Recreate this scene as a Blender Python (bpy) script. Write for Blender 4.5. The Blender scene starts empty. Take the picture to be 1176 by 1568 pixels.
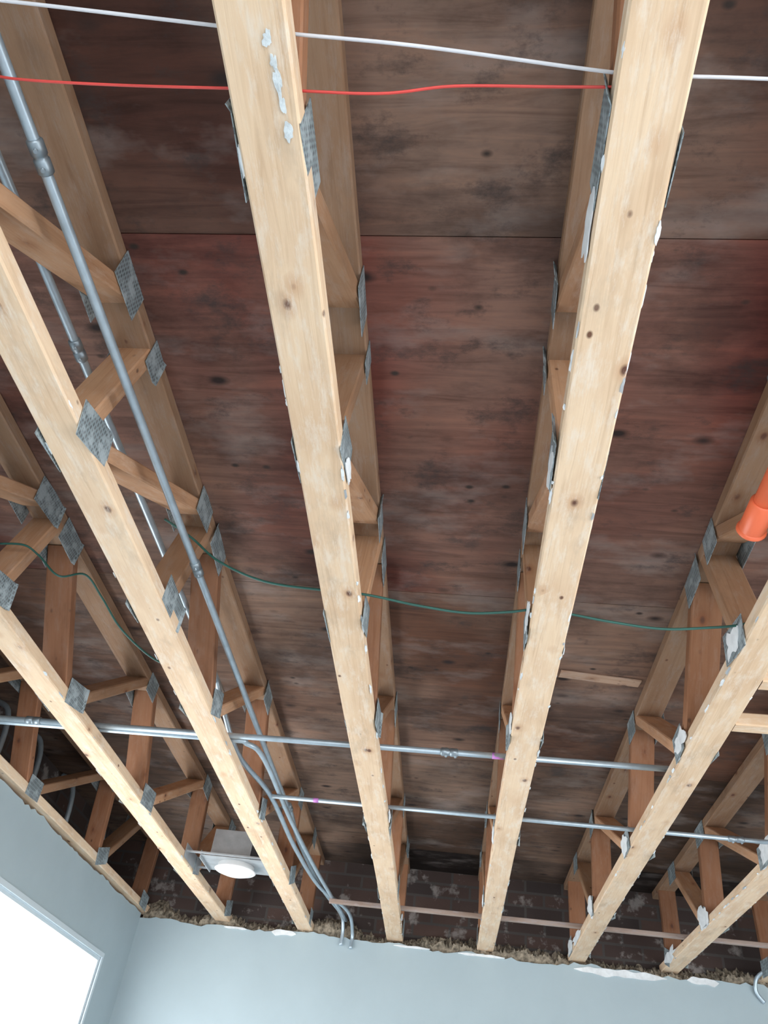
import bpy, bmesh, math, random
from mathutils import Vector, Matrix, noise
random.seed(7)
sc = bpy.context.scene
try:
    sc.view_settings.view_transform = 'Standard'
    sc.view_settings.exposure = 0.0
except Exception: pass

# ------------------------------------------------------------------ materials
def newmat(name):
    m = bpy.data.materials.new(name); m.use_nodes = True
    nt = m.node_tree; b = nt.nodes['Principled BSDF']
    return m, nt, b
def N(nt, t, **kw):
    n = nt.nodes.new(t)
    for k, v in kw.items(): setattr(n, k, v)
    return n
def setin(n, **kw):
    for k, v in kw.items(): n.inputs[k].default_value = v
def mix(nt, a, b, fac, mode='MIX'):
    m = nt.nodes.new('ShaderNodeMix'); m.data_type = 'RGBA'; m.blend_type = mode
    for sock, v in ((6, a), (7, b), (0, fac)):
        if isinstance(v, (int, float)): m.inputs[sock].default_value = v
        elif isinstance(v, tuple): m.inputs[sock].default_value = v
        else: nt.links.new(v, m.inputs[sock])
    return m.outputs[2]
def ramp(nt, inp, stops):
    r = nt.nodes.new('ShaderNodeValToRGB')
    e = r.color_ramp.elements
    while len(e) < len(stops): e.new(0.5)
    for i, (p, c) in enumerate(stops):
        e[i].position = p
        e[i].color = c if isinstance(c, tuple) else (c, c, c, 1)
    nt.links.new(inp, r.inputs[0]); return r.outputs[0]
def mapped(nt, out, scale, loc=(0, 0, 0)):
    m = nt.nodes.new('ShaderNodeMapping'); m.inputs['Scale'].default_value = scale
    m.inputs['Location'].default_value = loc
    nt.links.new(out, m.inputs[0]); return m.outputs[0]
def tnoise(nt, vec, scale, detail=4, rough=.55, dist=0):
    n = nt.nodes.new('ShaderNodeTexNoise')
    setin(n, Scale=scale, Detail=detail, Roughness=rough, Distortion=dist)
    nt.links.new(vec, n.inputs['Vector']); return n.outputs['Fac']
def bump(nt, b, h, s, d=.002):
    bp = nt.nodes.new('ShaderNodeBump'); setin(bp, Strength=s, Distance=d)
    nt.links.new(h, bp.inputs['Height']); nt.links.new(bp.outputs[0], b.inputs['Normal'])
def knots(nt, vec, scale, r0, r1, keep, loc=(0, 0, 0)):
    v = N(nt, 'ShaderNodeTexVoronoi'); setin(v, Scale=1.0, Randomness=1.0)
    nt.links.new(mapped(nt, vec, scale, loc), v.inputs['Vector'])
    k = ramp(nt, v.outputs['Distance'], [(r0, 1.0), (r1, 0.0)])
    vc = N(nt, 'ShaderNodeSeparateColor'); nt.links.new(v.outputs['Color'], vc.inputs[0])
    sel = ramp(nt, vc.outputs[0], [(1 - keep, 0.0), (1 - keep + .03, 1.0)])
    kk = N(nt, 'ShaderNodeMath', operation='MULTIPLY'); nt.links.new(k, kk.inputs[0]); nt.links.new(sel, kk.inputs[1])
    return kk.outputs[0]

def wood_mat():
    m, nt, b = newmat('spruce_lumber')
    uv = N(nt, 'ShaderNodeUVMap', uv_map='UVMap').outputs[0]
    tint = N(nt, 'ShaderNodeVertexColor', layer_name='tint').outputs[0]
    g = tnoise(nt, mapped(nt, uv, (1.3, 34, 1)), 2.0, 6, .6, 1.2)
    g2 = tnoise(nt, mapped(nt, uv, (3, 8, 1)), 1.6, 3, .5)
    grain = ramp(nt, g, [(.3, (.82, .75, .68, 1)), (.5, (1, .98, .95, 1)), (.72, (.92, .86, .79, 1))])
    c = mix(nt, tint, grain, .9, 'MULTIPLY')
    c = mix(nt, c, ramp(nt, g2, [(.3, (.84, .77, .72, 1)), (.6, (1, 1, 1, 1))]), .8, 'MULTIPLY')
    c = mix(nt, c, mix(nt, tint, (.68, .52, .42, 1), 1.0, 'MULTIPLY'), mix(nt, (0, 0, 0, 1), (.7, .7, .7, 1), knots(nt, uv, (8.5, 13, 1), .10, .28, .6)))
    c = mix(nt, c, (.13, .06, .04, 1), knots(nt, uv, (8.5, 13, 1), .055, .12, .6))
    c = mix(nt, c, (.16, .08, .05, 1), knots(nt, uv, (20, 30, 1), .09, .18, .14, (4, 2, 0)))
    st = ramp(nt, tnoise(nt, mapped(nt, uv, (2.2, 5, 1), (5, 3, 0)), 2.2, 5, .65), [(.54, 0.0), (.70, .45)])
    c = mix(nt, c, mix(nt, tint, (.52, .53, .56, 1), 1.0, 'MULTIPLY'), st)
    wh = ramp(nt, tnoise(nt, mapped(nt, uv, (3, 12, 1), (9, 7, 0)), 3.0, 6, .75), [(.50, 0.0), (.64, .7)])
    c = mix(nt, c, mix(nt, tint, (1.0, 1.12, 1.3, 1), 1.0, 'MULTIPLY'), wh)
    nt.links.new(c, b.inputs['Base Color']); b.inputs['Roughness'].default_value = .75
    b.inputs['Specular IOR Level'].default_value = .2
    bump(nt, b, g, .35, .002)
    return m
def ply_mat():
    m, nt, b = newmat('plywood_deck')
    co = N(nt, 'ShaderNodeTexCoord').outputs['Object']
    tint = N(nt, 'ShaderNodeVertexColor', layer_name='tint').outputs[0]
    big = tnoise(nt, mapped(nt, co, (1, .7, 1), (2, 5, 0)), 1.1, 3, .5, .5)
    tan = mix(nt, tint, (.31, .215, .165, 1), ramp(nt, big, [(.42, 0.0), (.64, .6)]))
    g = tnoise(nt, mapped(nt, co, (1.4, 16, 1)), 2.0, 7, .65, .8)
    c = mix(nt, tan, ramp(nt, g, [(.28, (.58, .54, .52, 1)), (.5, (1, 1, 1, 1)), (.75, (1.4, 1.3, 1.2, 1))]), .95, 'MULTIPLY')
    n2 = tnoise(nt, mapped(nt, co, (1, 1.8, 1)), 1.9, 7, .68)
    c = mix(nt, c, ramp(nt, n2, [(.36, (.48, .47, .48, 1)), (.50, (1, 1, 1, 1)), (.7, (1.3, 1.22, 1.16, 1))]), .9, 'MULTIPLY')
    n3 = tnoise(nt, mapped(nt, co, (1.6, 3.2, 1), (3, 1, 0)), 2.2, 5, .6)
    c = mix(nt, c, (.35, .31, .29, 1), ramp(nt, n3, [(.52, 0.0), (.78, .5)]))
    n4 = tnoise(nt, mapped(nt, co, (3, 4.5, 1), (7, 4, 0)), 2.0, 7, .72)
    c = mix(nt, c, (.05, .04, .038, 1), ramp(nt, n4, [(.54, 0.0), (.68, .8)]))
    c = mix(nt, c, (.03, .02, .018, 1), knots(nt, co, (5, 9, 1), .06, .17, .5))
    c = mix(nt, c, (.04, .03, .025, 1), knots(nt, co, (11, 17, 1), .06, .16, .18, (3, 8, 0)))
    nt.links.new(c, b.inputs['Base Color']); b.inputs['Roughness'].default_value = .7
    b.inputs['Specular IOR Level'].default_value = .25
    bump(nt, b, g, .4, .003)
    return m
def plate_mat():
    m, nt, b = newmat('galvanized_plate')
    uv = N(nt, 'ShaderNodeUVMap', uv_map='UVMap').outputs[0]
    br = N(nt, 'ShaderNodeTexBrick'); br.offset = .5
    setin(br, Scale=1.0); br.inputs['Mortar Size'].default_value = .0022
    br.inputs['Brick Width'].default_value = .009; br.inputs['Row Height'].default_value = .013
    br.inputs['Mortar Smooth'].default_value = .2
    br.inputs['Color1'].default_value = (.10, .12, .13, 1); br.inputs['Color2'].default_value = (.17, .19, .20, 1)
    br.inputs['Mortar'].default_value = (.25, .31, .33, 1)
    nt.links.new(uv, br.inputs['Vector'])
    n = tnoise(nt, uv, 22, 5, .65)
    c = mix(nt, br.outputs['Color'], (.40, .47, .50, 1), ramp(nt, n, [(.48, .0), (.60, .9)]))
    nt.links.new(c, b.inputs['Base Color']); b.inputs['Metallic'].default_value = .15
    b.inputs['Roughness'].default_value = .65
    bump(nt, b, br.outputs['Fac'], .5, .001)
    return m
def simple(name, col, rough=.6, metal=0, var=.15, scale=8, bmp=0, spec=.5):
    m, nt, b = newmat(name)
    co = N(nt, 'ShaderNodeTexCoord').outputs['Object']
    n = tnoise(nt, co, scale, 5, .6)
    d = tuple(x * (1 - var) for x in col) + (1,); l = tuple(min(1, x * (1 + var)) for x in col) + (1,)
    nt.links.new(ramp(nt, n, [(.3, d), (.7, l)]), b.inputs['Base Color'])
    b.inputs['Roughness'].default_value = rough; b.inputs['Metallic'].default_value = metal
    b.inputs['Specular IOR Level'].default_value = spec
    if bmp: bump(nt, b, n, bmp, .01)
    return m
def brick_mat():
    m, nt, b = newmat('old_brick')
    uv = N(nt, 'ShaderNodeUVMap', uv_map='UVMap').outputs[0]
    br = N(nt, 'ShaderNodeTexBrick'); setin(br, Scale=1.0)
    br.inputs['Mortar Size'].default_value = .007
    br.inputs['Brick Width'].default_value = .21; br.inputs['Row Height'].default_value = .072
    br.inputs['Color1'].default_value = (.095, .058, .048, 1); br.inputs['Color2'].default_value = (.045, .034, .032, 1)
    br.inputs['Mortar'].default_value = (.075, .068, .064, 1)
    nt.links.new(uv, br.inputs['Vector'])
    n = tnoise(nt, uv, 7, 6, .65)
    c = mix(nt, br.outputs['Color'], (.30, .275, .26, 1), ramp(nt, n, [(.56, .0), (.64, .85)]))
    nt.links.new(c, b.inputs['Base Color']); b.inputs['Roughness'].default_value = .9
    bump(nt, b, n, .5, .01)
    return m

M_wood = wood_mat(); M_ply = ply_mat(); M_plate = plate_mat(); M_brick = brick_mat()
M_paint = simple('blue_grey_paint', (.36, .45, .49), .55, 0, .04, 3)
M_gyp = simple('gypsum_white', (.72, .76, .78), .85, 0, .15, 25, .3)
M_smear = simple('plaster_smear', (.60, .66, .68), .85, 0, .2, 60, .3)
M_emt = simple('galvanized_conduit_metal', (.44, .54, .61), .35, .5, .12, 20)
M_fit = simple('fitting_metal', (.30, .36, .40), .4, .7, .15, 30)
M_red = simple('red_wire_jacket', (.62, .06, .05), .45)
M_white = simple('white_wire_jacket', (.62, .64, .68), .5)
M_green = simple('green_wire_jacket', (.02, .10, .08), .45)
M_orange = simple('orange_pipe', (.85, .17, .07), .4, 0, .05)
M_purple = simple('purple_tape', (.55, .22, .60), .5)
M_frame = simple('window_white', (.55, .64, .69), .4, 0, .02)
M_trimw = simple('fixture_white_trim', (.85, .86, .86), .4, 0, .02)
M_can = simple('fixture_grey_metal', (.45, .48, .50), .5, .5, .15, 15)
M_dark = simple('black_housing', (.03, .03, .035), .6)
M_ins = simple('dusty_insulation', (.24, .205, .155), .95, 0, .8, 45, .8)
M_floor = simple('concrete_floor', (.66, .67, .68), .8, 0, .1, 3)
mL, ntL, bL = newmat('frosted_lens')
setin(bL, **{'Base Color': (.92, .93, .93, 1), 'Roughness': .3})
bL.inputs['Emission Color'].default_value = (1, .98, .95, 1); bL.inputs['Emission Strength'].default_value = .15

# ------------------------------------------------------------------ mesh helpers
class MB:
    def __init__(s):
        s.bm = bmesh.new(); s.uv = s.bm.loops.layers.uv.new('UVMap')
        s.col = s.bm.loops.layers.color.new('tint'); s.mats = []
    def mi(s, m):
        if m not in s.mats: s.mats.append(m)
        return s.mats.index(m)
    def face(s, vs, m, uvs=None, tint=(1, 1, 1), smooth=False):
        try: f = s.bm.faces.new(vs)
        except ValueError: return None
        f.material_index = s.mi(m); f.smooth = smooth
        for i, l in enumerate(f.loops):
            if uvs: l[s.uv].uv = uvs[i]
            l[s.col] = (*tint, 1)
        return f
    def boxuv(s, f, off=(0, 0)):
        f.normal_update(); n = f.normal
        a = max(range(3), key=lambda i: abs(n[i]))
        for l in f.loops:
            c = l.vert.co
            p = (c.y, c.z) if a == 0 else (c.x, c.z) if a == 1 else (c.x, c.y)
            l[s.uv].uv = (p[0] + off[0], p[1] + off[1])
    def box(s, lo, hi, m, tint=(1, 1, 1), M=None):
        v = [s.bm.verts.new(Vector((x, y, z)) if M is None else M @ Vector((x, y, z)))
             for x in (lo[0], hi[0]) for y in (lo[1], hi[1]) for z in (lo[2], hi[2])]
        for q in ((0, 1, 3, 2), (4, 6, 7, 5), (0, 4, 5, 1), (2, 3, 7, 6), (0, 2, 6, 4), (1, 5, 7, 3)):
            f = s.face([v[i] for i in q], m, tint=tint); s.boxuv(f)
    def board(s, p0, p1, w, t, m, tint, side=Vector((1, 0, 0)), ch=.0035, wob=.0015, nseg=None):
        """lumber of width w along 'side', thickness t, eased edges"""
        p0 = Vector(p0); p1 = Vector(p1); d = (p1 - p0); L = d.length; d.normalize()
        side = (side - d * side.dot(d)).normalized(); up = side.cross(d)
        a, b = w / 2, t / 2
        prof = [(-a + ch, -b), (a - ch, -b), (a, -b + ch), (a, b - ch), (a - ch, b), (-a + ch, b), (-a, b - ch), (-a, -b + ch)]
        per = [0]
        for i in range(8):
            q, r = prof[i], prof[(i + 1) % 8]; per.append(per[-1] + math.hypot(q[0] - r[0], q[1] - r[1]))
        n = nseg or max(1, int(L / .25)); o = (random.random() * 40, random.random() * 40)
        ph = random.random() * 10; rings = []
        for k in range(n + 1):
            f = k / n; c = p0.lerp(p1, f) + side * (wob * math.sin(ph + f * L * 2.1))
            rings.append([s.bm.verts.new(c + side * x + up * y) for x, y in prof])
        for k in range(n):
            for i in range(8):
                j = (i + 1) % 8; u0, u1 = k / n * L + o[0], (k + 1) / n * L + o[0]
                s.face([rings[k][i], rings[k][j], rings[k + 1][j], rings[k + 1][i]], m,
                       [(u0, per[i] + o[1]), (u0, per[i + 1] + o[1]), (u1, per[i + 1] + o[1]), (u1, per[i] + o[1])], tint)
        for R, rev in ((rings[0], True), (rings[-1], False)):
            q = list(reversed(R)) if rev else R
            s.face(q, m, [(o[0] + .01 * i, o[1]) for i in range(8)], tuple(x * .8 for x in tint))
    def tube(s, pts, r, m, seg=12, smooth=0, cap=True):
        P = [Vector(p) for p in pts]
        if smooth and len(P) > 2:
            Q = []
            for i in range(len(P) - 1):
                a = P[max(i - 1, 0)]; b = P[i]; c = P[i + 1]; d = P[min(i + 2, len(P) - 1)]
                for k in range(smooth):
                    t = k / smooth
                    Q.append(.5 * ((2 * b) + (c - a) * t + (2 * a - 5 * b + 4 * c - d) * t * t + (3 * b - a - 3 * c + d) * t ** 3))
            Q.append(P[-1]); P = Q
        rings = []; ref = None
        for i, p in enumerate(P):
            d = (P[min(i + 1, len(P) - 1)] - P[max(i - 1, 0)]).normalized()
            if ref is None:
                ref = Vector((0, 0, 1)) if abs(d.z) < .9 else Vector((1, 0, 0))
            ref = (ref - d * ref.dot(d)).normalized(); b2 = d.cross(ref)
            rr = r[i] if isinstance(r, (list, tuple)) else r
            rings.append([s.bm.verts.new(p + (ref * math.cos(2 * math.pi * k / seg) + b2 * math.sin(2 * math.pi * k / seg)) * rr) for k in range(seg)])
        for i in range(len(rings) - 1):
            for k in range(seg):
                j = (k + 1) % seg
                s.face([rings[i][k], rings[i][j], rings[i + 1][j], rings[i + 1][k]], m, smooth=True)
        if cap:
            s.face(list(reversed(rings[0])), m); s.face(rings[-1], m)
    def obj(s, name):
        bmesh.ops.recalc_face_normals(s.bm, faces=s.bm.faces)
        me = bpy.data.meshes.new(name); s.bm.to_mesh(me); s.bm.free()
        for m in s.mats: me.materials.append(m)
        o = bpy.data.objects.new(name, me); sc.collection.objects.link(o); return o

ZB, ZT = 1.03, 1.436          # underside of bottom chord / deck, relative to the lens
TH, W = .038, .089
YN, YF = -3.0, 4.70
XL, XR = -1.74, 3.55
X = lambda k: .1935 + .488 * k - (.018 if k == -2 else 0)

# ------------------------------------------------------------------ trusses
WEBS = [(-2.85, -2.85), (-2.75, -2.3), (-1.75, -2.2), (-1.68, -1.3), (-.95, -1.2), (-.88, -.45), (-.12, -.36), (-.06, -.02), (.42, .06),
        (.50, .91), (1.0, 1.075), (1.06, 1.61), (1.61, 1.715), (2.13, 1.84), (2.21, 2.67),
        (2.98, 2.77), (3.06, 3.67), (3.84, 3.77), (3.91, 4.30), (4.62, 4.62)]
def truss(name, x, k):
    b = MB()
    warm = (.88, .79, .68) if k % 2 else (.90, .81, .70)
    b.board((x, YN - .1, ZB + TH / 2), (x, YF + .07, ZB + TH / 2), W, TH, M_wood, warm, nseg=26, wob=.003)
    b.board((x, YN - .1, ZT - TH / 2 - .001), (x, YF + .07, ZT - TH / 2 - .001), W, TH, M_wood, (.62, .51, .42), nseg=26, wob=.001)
    for i, (yb, yt) in enumerate(WEBS):
        t = random.uniform(.85, 1.1)
        base = (.75, .60, .48) if yt > yb else (.62, .455, .35)  # lit and shaded webs: shading put into the tint by lean direction
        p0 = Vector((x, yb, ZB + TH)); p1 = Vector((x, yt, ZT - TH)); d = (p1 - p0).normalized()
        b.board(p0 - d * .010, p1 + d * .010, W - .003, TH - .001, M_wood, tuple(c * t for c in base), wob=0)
    # punched metal connector plates
    bots = [(-2.8), (-1.71), (-.92), (-.09), .46, 1.03, 1.61, 2.17, 3.02, 3.87, 4.60]
    tops = [(-2.25), (-1.25), (-.4), .02, .90, 1.08, 1.62, 1.80, 2.72, 3.72, 4.3]
    for lst, zc, hh in ((bots, ZB + .040, .078), (tops, ZT - .045, .082)):
        for y in lst:
            for sx in (-1, 1):
                L = random.choice((.10, .12, .14)); jy = random.uniform(-.015, .015)
                if lst is tops and abs(y - 1.08) < .01: L = .06
                ang = random.uniform(-.12, .12) + (.25 if (lst is bots and random.random() < .4) else 0)
                M = Matrix.Translation((x + sx * (W / 2 + .0022), y + jy, zc + random.uniform(-.004, .006))) @ Matrix.Rotation(ang, 4, 'X') @ Matrix.Rotation(sx * random.uniform(-.0, .02), 4, 'Z')
                b.box((-.0008, -L / 2, -hh / 2), (.0008, L / 2, hh / 2), M_plate, M=M)
                if random.random() < .3:   # peeled lip
                    ym = L / 2 * random.choice((-1, 1))
                    M2 = M @ Matrix.Translation((0, ym, 0)) @ Matrix.Rotation(-sx * math.copysign(.5, ym), 4, 'Z')
                    lo, hi = sorted((0, math.copysign(.012, ym)))
                    b.box((-.0008, lo, -hh / 2), (.0008, hi, hh / 2), M_plate, M=M2)
    return b.obj(name)
for k in range(-4, 7):
    truss('wood_truss', X(k), k)

# ------------------------------------------------------------------ plywood deck (ceiling)
b = MB()
rows = [-4.09, -2.87, -1.65, -.43, .79, 2.01, 3.23, 4.45, 5.67]
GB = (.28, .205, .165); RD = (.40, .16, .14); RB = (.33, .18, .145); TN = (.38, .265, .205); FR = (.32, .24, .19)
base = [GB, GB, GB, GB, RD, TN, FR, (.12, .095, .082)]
for r in range(8):
    x0 = .1935 - .488 * 9 + (.976 if r % 2 else 0)
    xx = x0 - 2.44
    while xx < 3.9:
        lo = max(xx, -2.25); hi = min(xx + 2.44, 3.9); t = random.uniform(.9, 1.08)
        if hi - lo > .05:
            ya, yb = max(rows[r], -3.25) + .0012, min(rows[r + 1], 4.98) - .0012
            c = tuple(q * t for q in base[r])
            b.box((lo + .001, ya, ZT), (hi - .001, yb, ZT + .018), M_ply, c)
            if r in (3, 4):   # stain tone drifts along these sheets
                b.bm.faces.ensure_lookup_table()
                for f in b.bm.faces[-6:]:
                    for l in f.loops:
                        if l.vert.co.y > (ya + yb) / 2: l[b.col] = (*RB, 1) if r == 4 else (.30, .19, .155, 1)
        xx += 2.44
b.box((-2.25, -3.25, ZT + .0185), (3.9, 4.98, ZT + .04), M_dark)
deck = b.obj('ceiling')

b = MB()
b.board((.34, 2.44, ZT - .004), (.62, 2.47, ZT - .004), .045, .006, M_wood, (.76, .66, .58), side=Vector((0, 1, 0)), ch=.001)
b.obj('plywood_patch_strip')

# ------------------------------------------------------------------ walls
def drywall(name, axis, pos, u0, u1, z0, top, openings=(), out=1, ragged=.012, step=.03, th=.0127):
    b = MB(); cuts = {u0, u1}
    for (a, c, _, _) in openings: cuts |= {a, c}
    cs = sorted(cuts); us = []
    for a, c in zip(cs[:-1], cs[1:]):
        n = max(1, int((c - a) / step)); us += [a + (c - a) * i / n for i in range(n)]
    us.append(u1)
    def P(u, z, d): return (pos + d * out * th, u, z) if axis == 'x' else (u, pos + d * out * th, z)
    hs = [top + ragged * (noise.noise(Vector((u * 6, pos, 0))) + .7 * noise.noise(Vector((u * 31, 3, 1)))) for u in us]
    for i in range(len(us) - 1):
        um = (us[i] + us[i + 1]) / 2; rng = [(z0, None)]
        for (a, c, s0, s1) in openings:
            if a < um < c: rng = [(z0, s0), (s1, None)]
        for (a, c) in rng:
            ca, cb = (hs[i], hs[i + 1]) if c is None else (c, c)
            v = [b.bm.verts.new(P(us[i], a, 0)), b.bm.verts.new(P(us[i + 1], a, 0)), b.bm.verts.new(P(us[i + 1], cb, 0)), b.bm.verts.new(P(us[i], ca, 0))]
            w = [b.bm.verts.new(P(us[i], a, 1)), b.bm.verts.new(P(us[i + 1], a, 1)), b.bm.verts.new(P(us[i + 1], cb, 1)), b.bm.verts.new(P(us[i], ca, 1))]
            b.face(v, M_paint); b.face(list(reversed(w)), M_gyp)
            b.face([v[3], v[2], w[2], w[3]], M_gyp); b.face([v[0], w[0], w[1], v[1]], M_gyp)
    return b.obj(name)
FZ = -1.5
WL = (2.0, 4.32, -.6, .72)           # window in left wall
WB = (-1.2, 3.2, -1.1, .92)           # unseen back wall window, added wide for stronger light
WR = (-2.2, 2.6, -1.1, .92)           # unseen right wall window, put in to brighten the room
drywall('wall_far', 'y', YF, XL - .0, XR, FZ, 1.006, out=1, ragged=.022)
drywall('wall_left', 'x', XL, YN, YF, FZ, 1.018, [WL], out=-1, ragged=.014)
drywall('wall_right', 'x', XR, YN, YF, FZ, 1.02, [WR], out=1)
drywall('wall_back', 'y', YN, XL, XR, FZ, 1.02, [WB], out=-1)
def outer(name, axis, a, c, u0, u1, op, z0=FZ, extra=None):
    b = MB(); z1 = ZT - .001
    def bx(ua, ub, za, zb):
        if axis == 'x': b.box((a, ua, za), (c, ub, zb), M_brick)
        else: b.box((ua, a, za), (ub, c, zb), M_brick)
    if op:
        bx(u0, op[0], z0, z1); bx(op[1], u1, z0, z1); bx(op[0], op[1], z0, op[2]); bx(op[0], op[1], op[3], z1)
    else: bx(u0, u1, z0, z1)
    if extra: bx(*extra)
    return b.obj(name)
outer('wall_brick_far', 'y', 4.80, 4.95, -1.755, 3.85, None, extra=(-2.2, -1.755, .975, ZT - .001))
outer('wall_brick_left', 'x', -2.2, -2.05, -3.2, 4.80, None, z0=.975)
outer('wall_brick_right', 'x', 3.70, 3.85, -3.2, 4.80, WR)
outer('wall_brick_back', 'y', -3.2, -3.12, -2.05, 3.70, WB)
b = MB(); b.box((-2.2, -3.2, .937), (-1.7535, 4.795, .975), M_wood, (.7, .55, .4)); b.obj('light_block_board')   # unseen board added to stop light leaking up the wall cavity
b = MB(); b.box((-2.2, -3.2, FZ - .08), (3.85, 4.95, FZ), M_floor); b.obj('floor')

def window(name, axis, face, dep, op, n, sash=(.55, .72), sw=.04, rev=.018):
    b = MB(); u0, u1, z0, z1 = op; s = 1 if dep > 0 else -1
    def bx(ua, ub, za, zb, da, db):
        d0, d1 = sorted((face + s * da, face + s * db))
        if axis == 'x': b.box((d0, ua, za), (d1, ub, zb), M_frame)
        else: b.box((ua, d0, za), (ub, d1, zb), M_frame)
    D = abs(dep); e = rev
    a0, a1 = D * sash[0], D * sash[1]
    DJ = a1
    bx(u0, u0 + e, z0, z1, 0.001, DJ); bx(u1 - e, u1, z0, z1, 0.001, DJ); bx(u0 + e, u1 - e, z1 - e, z1, 0.001, DJ); bx(u0 + e, u1 - e, z0, z0 + e, 0.001, DJ)
    cw = .020
    bx(u0 - cw, u0, z0 - cw, z1 + cw, -.008, -.0005); bx(u1, u1 + cw, z0 - cw, z1 + cw, -.008, -.0005)
    bx(u0, u1, z1, z1 + cw, -.008, -.0005); bx(u0 - .03, u1 + .03, z0 - .02, z0, -.05, -.0005)
    bx(u0 + e, u1 - e, z1 - e - sw, z1 - e, a0, a1); bx(u0 + e, u1 - e, z0 + e, z0 + e + sw, a0, a1)
    for i in range(n + 1):
        uc = u0 + e + sw / 2 + (u1 - u0 - 2 * e - sw) * i / n
        bx(uc - sw / 2, uc + sw / 2, z0 + e + sw, z1 - e - sw, a0, a1)
    o = b.obj(name)
    L = bpy.data.lights.new(name + '_sky_portal', 'AREA'); L.shape = 'RECTANGLE'; L.size = u1 - u0; L.size_y = z1 - z0
    L.cycles.is_portal = True
    lo = bpy.data.objects.new('sky_portal', L); sc.collection.objects.link(lo)
    um, zm = (u0 + u1) / 2, (z0 + z1) / 2; fc = face + s * (D + .01)
    if axis == 'x': lo.location = (fc, um, zm); dirv = Vector((-s, 0, 0))
    else: lo.location = (um, fc, zm); dirv = Vector((0, -s, 0))
    lo.rotation_euler = dirv.to_track_quat('-Z', 'Z').to_euler()
window('window_1', 'x', XL, -.06, WL, 1, sash=(.05, .5), sw=.012, rev=.006)
window('added_window_back', 'y', YN, -.21, WB, 4)
window('added_window_right', 'x', XR, .31, WR, 4)

# rubble / insulation on wall head
b = MB()
nx, ny = 900, 8
grid = []
for j in range(ny):
    row = []
    for i in range(nx):
        x = -1.73 + (XR - .02 + 1.73) * i / (nx - 1); y = 4.716 + .074 * j / (ny - 1)
        h = 1.010 + .038 * j / (ny - 1) + .10 * max(0, noise.noise(Vector((x * 3.5, y * 3, 2))) + .14) + .024 * noise.noise(Vector((x * 26, y * 40, 5))) + .026 * noise.noise(Vector((x * 95, y * 60, 1)))
        row.append(b.bm.verts.new((x, y + .006 * noise.noise(Vector((x * 50, j, 3))), min(h, 1.12))))
    grid.append(row)
for j in range(ny - 1):
    for i in range(nx - 1):
        b.face([grid[j][i], grid[j][i + 1], grid[j + 1][i + 1], grid[j + 1][i]], M_ins, smooth=False)
bot0 = [b.bm.verts.new((v.co.x, 4.7135, .93)) for v in grid[0]]
for i in range(nx - 1): b.face([bot0[i], bot0[i + 1], grid[0][i + 1], grid[0][i]], M_ins)
b.obj('loose_insulation')

# torn drywall paper / plaster scraps
b = MB()
def flake(c, u, v, ru, rv, m=M_gyp, th=.002):
    c = Vector(c); u = Vector(u).normalized(); v = Vector(v).normalized(); n = u.cross(v)
    k = 18; s = random.random() * 50; f = []; g = []
    cf = b.bm.verts.new(c - n * th * .5); cg = b.bm.verts.new(c + n * th * 1.5)
    for i in range(k):
        a = 2 * math.pi * i / k; r = 1 + .6 * noise.noise(Vector((math.cos(a) * 1.6 + s, math.sin(a) * 1.6, s)))+ .4 * noise.noise(Vector((math.cos(a) * 5 + s, math.sin(a) * 5, s)))
        p = c + u * (math.cos(a) * ru * r) + v * (math.sin(a) * rv * r)
        f.append(b.bm.verts.new(p)); g.append(b.bm.verts.new(p + n * th))
    for i in range(k):
        j = (i + 1) % k
        b.face([f[i], f[j], g[j], g[i]], m); b.face([cf, f[j], f[i]], m); b.face([cg, g[i], g[j]], m)
for (k, y, sx, ru, rv) in [(0, 1.67, 1, .04, .018), (0, 2.1, -1, .05, .02), (1, 1.62, -1, .05, .030), (1, 2.15, -1, .05, .028), (1, 3.03, -1, .055, .034),
                           (1, 3.88, -1, .07, .038), (1, 4.35, -1, .12, .022), (1, 4.6, -1, .08, .034), (2, 2.95, -1, .07, .036), (2, 3.86, -1, .08, .036), (2, 4.5, -1, .12, .026), (3, 3.6, -1, .1, .03), (3, 4.4, -1, .1, .03),
                           (0, 3.03, -1, .06, .022), (0, 3.9, -1, .06, .022), (-1, 4.3, 1, .05, .012), (-1, 2.9, 1, .05, .012), (0, 1.05, -1, .05, .02), (0, .56, -1, .05, .022), (-1, 1.08, 1, .04, .016), (0, 1.55, -1, .05, .018)]:
    flake((X(k) + sx * (W / 2 + .005), y, ZB + .006 + rv), (0, 1, 0), (sx * .06, 0, 1), ru, rv)
for (k, y, dx, ru, rv) in [(-1, .36, .026, .022, .005), (-1, .31, .020, .010, .006), (-1, .42, .030, .012, .006), (-1, .335, .024, .010, .004), (-1, .39, .028, .010, .004)]:
    flake((X(k) + dx, y, ZB - .0012), (0, 1, 0), (1, 0, 0), ru, rv, M_smear, th=.0006)
# dust and torn paper fibres caught along the chord edges
for k in range(-3, 4):
    for sx in (-1, 1):
        y = .1
        while y < 4.6:
            y += random.expovariate(9 if k >= 0 else 4.5) + .015
            if y > 4.6: break
            flake((X(k) + sx * (W / 2 - .001), y, ZB + random.uniform(.0, .006)), (0, 1, 0), (sx, 0, .6), random.uniform(.004, .024), random.uniform(.0016, .0038), random.choice((M_smear, M_gyp, M_can)), th=.0012)
b.obj('drywall_scraps')
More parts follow.
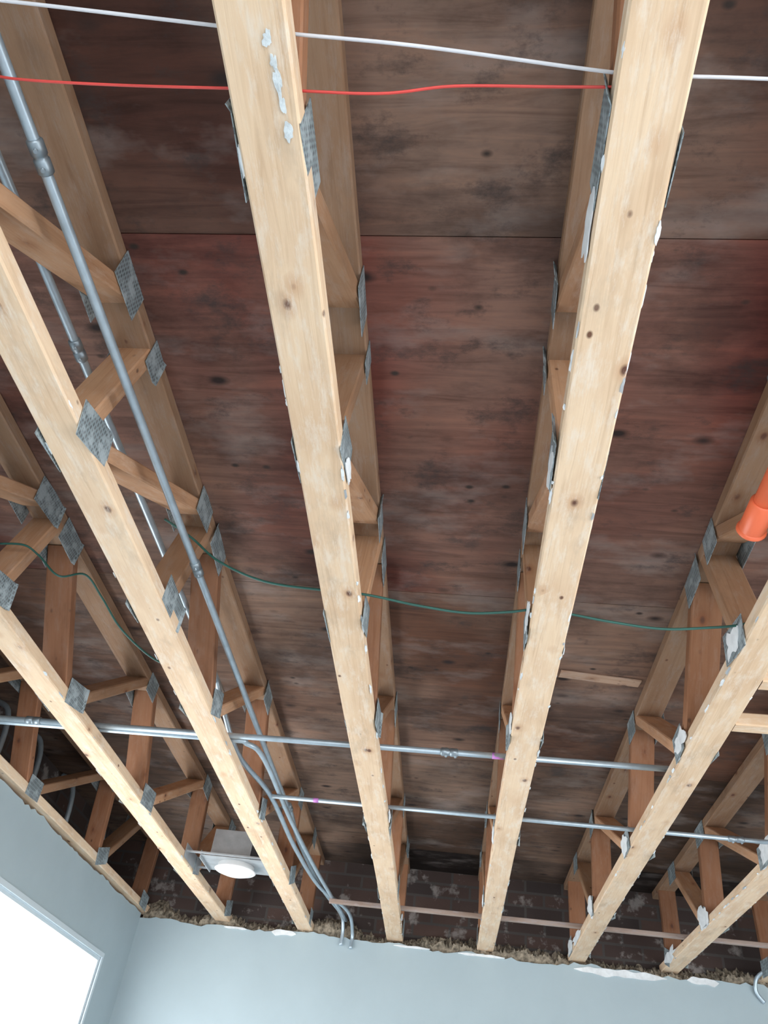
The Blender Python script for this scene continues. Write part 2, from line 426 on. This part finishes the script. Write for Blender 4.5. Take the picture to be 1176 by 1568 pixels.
# exposed white torn edge strip along the wall head
b = MB()
def torn(x0, x1, zc, hw, seed):
    n = max(4, int((x1 - x0) / .012)); pr = None
    for i in range(n + 1):
        f = i / n; x = x0 + (x1 - x0) * f; e = min(1, 6 * min(f, 1 - f)) 
        t = zc + hw * e * (.8 + .5 * noise.noise(Vector((x * 20, seed, 0)))); q = zc - hw * e * (.8 + .8 * noise.noise(Vector((x * 14, seed, 9)))) - .001
        cur = [b.bm.verts.new((x, YF - .005, q)), b.bm.verts.new((x, YF - .005, t)), b.bm.verts.new((x, YF - .0005, t + .001)), b.bm.verts.new((x, YF - .0005, q - .001))]
        if pr:
            for a in range(4):
                c = (a + 1) % 4; b.face([pr[a], cur[a], cur[c], pr[c]], M_gyp)
        pr = cur
for a in [(.66, 1.14, .990, .019, 1), (1.24, 1.40, .997, .018, 2), (-.98, -.84, 1.003, .015, 3), (-1.25, -1.12, 1.0, .006, 4), (.05, .3, 1.002, .006, 5), (-.3, -.1, 1.004, .005, 6)]: torn(*a)
b.obj('torn_drywall_edge')

# ------------------------------------------------------------------ conduits
def conduit(name, pts, r=.0095, coup=(), tape=(), smooth=0):
    b = MB(); b.tube(pts, r, M_emt, 14, smooth)
    for (p, d) in coup:
        p = Vector(p); d = Vector(d).normalized()
        b.tube([p - d * .028, p - d * .025, p - d * .004, p - d * .003, p + d * .003, p + d * .004, p + d * .025, p + d * .028],
               [r * 1.1, r * 1.4, r * 1.4, r * 1.2, r * 1.2, r * 1.4, r * 1.4, r * 1.1], M_fit, 14)
        for s_ in (-1, 1):
            q = p + d * s_ * .015
            b.tube([q, q + Vector((.3, .0, -1)).normalized() * (r * 1.9)], .0035, M_fit, 8)
    for (p, d, L) in tape:
        p = Vector(p); d = Vector(d).normalized()
        b.tube([p - d * L, p + d * L], r * 1.06, M_purple, 14)
    return b.obj(name)
YD = (0, 1, 0); XD = (1, 0, 0)
conduit('metal_conduit', [(-.698, -3.0, 1.15), (-.698, 2.75, 1.15), (-.69, 3.2, 1.15), (-.70, 3.6, 1.14), (-.66, 4.2, 1.12), (-.60, 4.6, 1.11), (-.585, 4.68, 1.06), (-.585, 4.685, .97)],
        coup=[((-.698, .505, 1.15), YD), ((-.698, 1.565, 1.15), YD), ((-.69, 3.2, 1.15), YD)], smooth=6)
cx2, cz2 = -.862, 1.285
conduit('metal_conduit', [(cx2, -3.0, cz2), (cx2, 2.1, cz2), (cx2, 2.4, cz2 - .01), (-.80, 2.64, 1.13), (-.72, 2.95, 1.10), (-.70, 3.5, 1.09), (-.66, 4.1, 1.10), (-.55, 4.5, 1.10), (-.53, 4.68, 1.04), (-.53, 4.685, .96)],
        coup=[((cx2, .98, cz2), YD)], tape=[((cx2, 1.40, cz2), YD, .012)], smooth=6)
conduit('metal_conduit', [(-1.70, 2.42, 1.082), (.66, 2.375, 1.082)],
        coup=[((-1.47, 2.415, 1.082), XD), ((-.03, 2.388, 1.082), XD)], tape=[((.125, 2.386, 1.082), XD, .018)])
conduit('metal_conduit', [(-1.70, 2.45, 1.082), (-.82, 2.435, 1.082), (-.72, 2.46, 1.085), (-.68, 2.6, 1.09), (-.675, 3.2, 1.10), (-.64, 3.9, 1.10), (-.57, 4.66, 1.09)], r=.009, smooth=5)
conduit('metal_conduit', [(-.70, 2.905, 1.080), (1.75, 2.90, 1.080)], r=.008, coup=[((1.0, 2.902, 1.08), XD)], tape=[((-.53, 2.905, 1.08), XD, .01)])
conduit('metal_conduit', [(2.0, 4.5, 1.08), (1.72, 4.58, 1.085), (1.60, 4.66, 1.05), (1.575, 4.68, .98), (1.61, 4.685, .93)], smooth=5)
for yy, zz in ((3.0, 1.3), (3.35, 1.32), (3.8, 1.3), (4.3, 1.3)):
    conduit('metal_conduit', [(-2.03, yy, zz + .12), (-1.96, yy, zz + .08), (-1.93, yy + .01, zz - .05), (-1.93, yy + .03, zz - .32)], r=.012, smooth=5)
b = MB()
b.board((-.62, 4.26, ZB + TH + .0105), (1.9, 4.21, ZB + TH + .0105), .025, .020, M_wood, (.66, .60, .57), side=Vector((0, 1, 0)), ch=.002)
b.obj('wood_bridging_strip')
for y in (1.98, 1.75):
    b = MB()
    b.board((X(1) + W / 2 + .004, y, ZB + .022), (X(2) - W / 2 - .004, y, ZB + .022), .045, .038, M_wood, (.88, .79, .68), side=Vector((0, 1, 0)), wob=0)
    b.board((X(2) + W / 2 + .004, y, ZB + .022), (X(3) - W / 2 - .004, y, ZB + .022), .045, .038, M_wood, (.88, .79, .68), side=Vector((0, 1, 0)), wob=0)
    b.obj('wood_blocking')

# ------------------------------------------------------------------ wires
def wire(name, pts, r, m):
    b = MB(); b.tube(pts, r, m, 8, 8); return b.obj(name)
wire('white_cable', [(-1.35, .235, 1.09), (-.785, .26, 1.075), (-.636, .278, 1.088), (-.30, .315, 1.078), (-.1, .337, 1.082), (.12, .366, 1.078), (.20, .373, 1.076), (.341, .383, 1.088), (.72, .40, 1.076), (1.2, .41, 1.076)], .0024, M_white)
wire('red_wire', [(-.72, .372, 1.12), (-.654, .373, 1.092), (-.5, .379, 1.082), (-.30, .384, 1.076), (-.15, .392, 1.079), (-.05, .385, 1.082), (.08, .3865, 1.08), (.19, .387, 1.077), (.215, .387, 1.077)], .0020, M_red)
wire('green_cable', [(-1.29, 1.60, 1.22), (-1.22, 1.60, 1.22), (-1.175, 1.62, 1.20), (-1.10, 1.63, 1.145), (-1.06, 1.68, 1.19), (-1.03, 1.76, 1.17), (-.98, 1.84, 1.12), (-.9, 1.93, 1.085), (-.82, 1.97, 1.078)], .0030, M_green)
wire('green_cable', [(-.79, 1.48, 1.24), (-.72, 1.52, 1.215), (-.63, 1.53, 1.15), (-.5, 1.535, 1.10), (-.34, 1.525, 1.078), (-.24, 1.53, 1.076), (-.12, 1.54, 1.062), (0, 1.553, 1.058), (.10, 1.55, 1.066), (.17, 1.545, 1.076), (.24, 1.555, 1.076), (.34, 1.56, 1.064), (.46, 1.57, 1.060), (.57, 1.57, 1.072), (.64, 1.57, 1.085), (.70, 1.57, 1.11)], .0031, M_green)

# orange CPVC pipe with end coupling
b = MB()
ox = .570
b.tube([(ox, -1.2, 1.09), (ox, 1.21, 1.09)], .021, M_orange, 20)
b.tube([(ox, 1.15, 1.09), (ox, 1.153, 1.09), (ox, 1.235, 1.09), (ox, 1.241, 1.09)], [.021, .026, .026, .0245], M_orange, 24)
b.tube([(ox, 1.230, 1.09), (ox, 1.235, 1.09), (ox, 1.238, 1.09)], [.026, .030, .030], M_orange, 24)
b.obj('orange_sprinkler_pipe')

# ------------------------------------------------------------------ recessed light
cx, cy = -1.01, 3.77
b = MB()
b.box((cx - .15, cy - .105, 1.062), (cx + .15, cy + .105, 1.066), M_can)
for sx in (-1, 1): b.box((cx + sx * .15 - .002, cy - .105, 1.05), (cx + sx * .15 + .002, cy + .105, 1.085), M_can)
b.box((cx - .12, cy - .06, 1.066), (cx + .07, cy + .10, 1.20), M_can)
b.box((cx + .075, cy - .07, 1.068), (cx + .145, cy + .03, 1.15), M_dark)
for sy in (-1, 1): b.box((-1.224, cy + sy * .115 - .008, 1.068), (-.849, cy + sy * .115 + .008, 1.074), M_can)
for x in (-1.2235, -.8495): b.box((x - .001, cy - .14, 1.04), (x + .001, cy + .14, 1.10), M_can)
b.tube([(cx, cy, 1.066), (cx, cy, 1.045), (cx, cy, 1.038), (cx, cy, 1.034)], [.085, .085, .098, .092], M_trimw, 40)
b.tube([(cx, cy, 1.036), (cx, cy, 1.030), (cx, cy, 1.022), (cx, cy, 1.019)], [.082, .080, .055, .01], mL, 40)
b.obj('recessed_ceiling_light')

# ------------------------------------------------------------------ world
w = bpy.data.worlds.new('World'); sc.world = w; w.use_nodes = True
nt = w.node_tree; bg = nt.nodes['Background']
tc = N(nt, 'ShaderNodeTexCoord').outputs['Generated']
sp = N(nt, 'ShaderNodeSeparateXYZ'); nt.links.new(tc, sp.inputs[0])
mr = N(nt, 'ShaderNodeMapRange'); setin(mr, **{'From Min': -1.0, 'From Max': 1.0}); nt.links.new(sp.outputs[2], mr.inputs[0])
col = ramp(nt, mr.outputs[0], [(.46, (.80, .80, .80, 1)), (.52, (.93, .96, 1, 1)), (1, (.80, .89, 1, 1))])
nt.links.new(col, bg.inputs[0]); bg.inputs[1].default_value = 7.7

# ------------------------------------------------------------------ lift everything so the floor sits at z = 0
for o in sc.objects:
    if o.parent is None: o.location.z += 1.5

# ------------------------------------------------------------------ camera
cam = bpy.data.cameras.new('camera'); co = bpy.data.objects.new('camera', cam); sc.collection.objects.link(co); sc.camera = co
cam.sensor_fit = 'VERTICAL'; cam.sensor_height = 24; cam.lens = 24 * 1181 / 1568
cam.clip_start = .02
fw = Vector((-.1118, .7458, .6565)).normalized()
rt = Vector((.9925, .0505, .1117)); rt = (rt - fw * rt.dot(fw)).normalized(); up = rt.cross(fw)
co.matrix_world = Matrix(((rt.x, up.x, -fw.x, 0), (rt.y, up.y, -fw.y, 0), (rt.z, up.z, -fw.z, 1.5), (0, 0, 0, 1)))
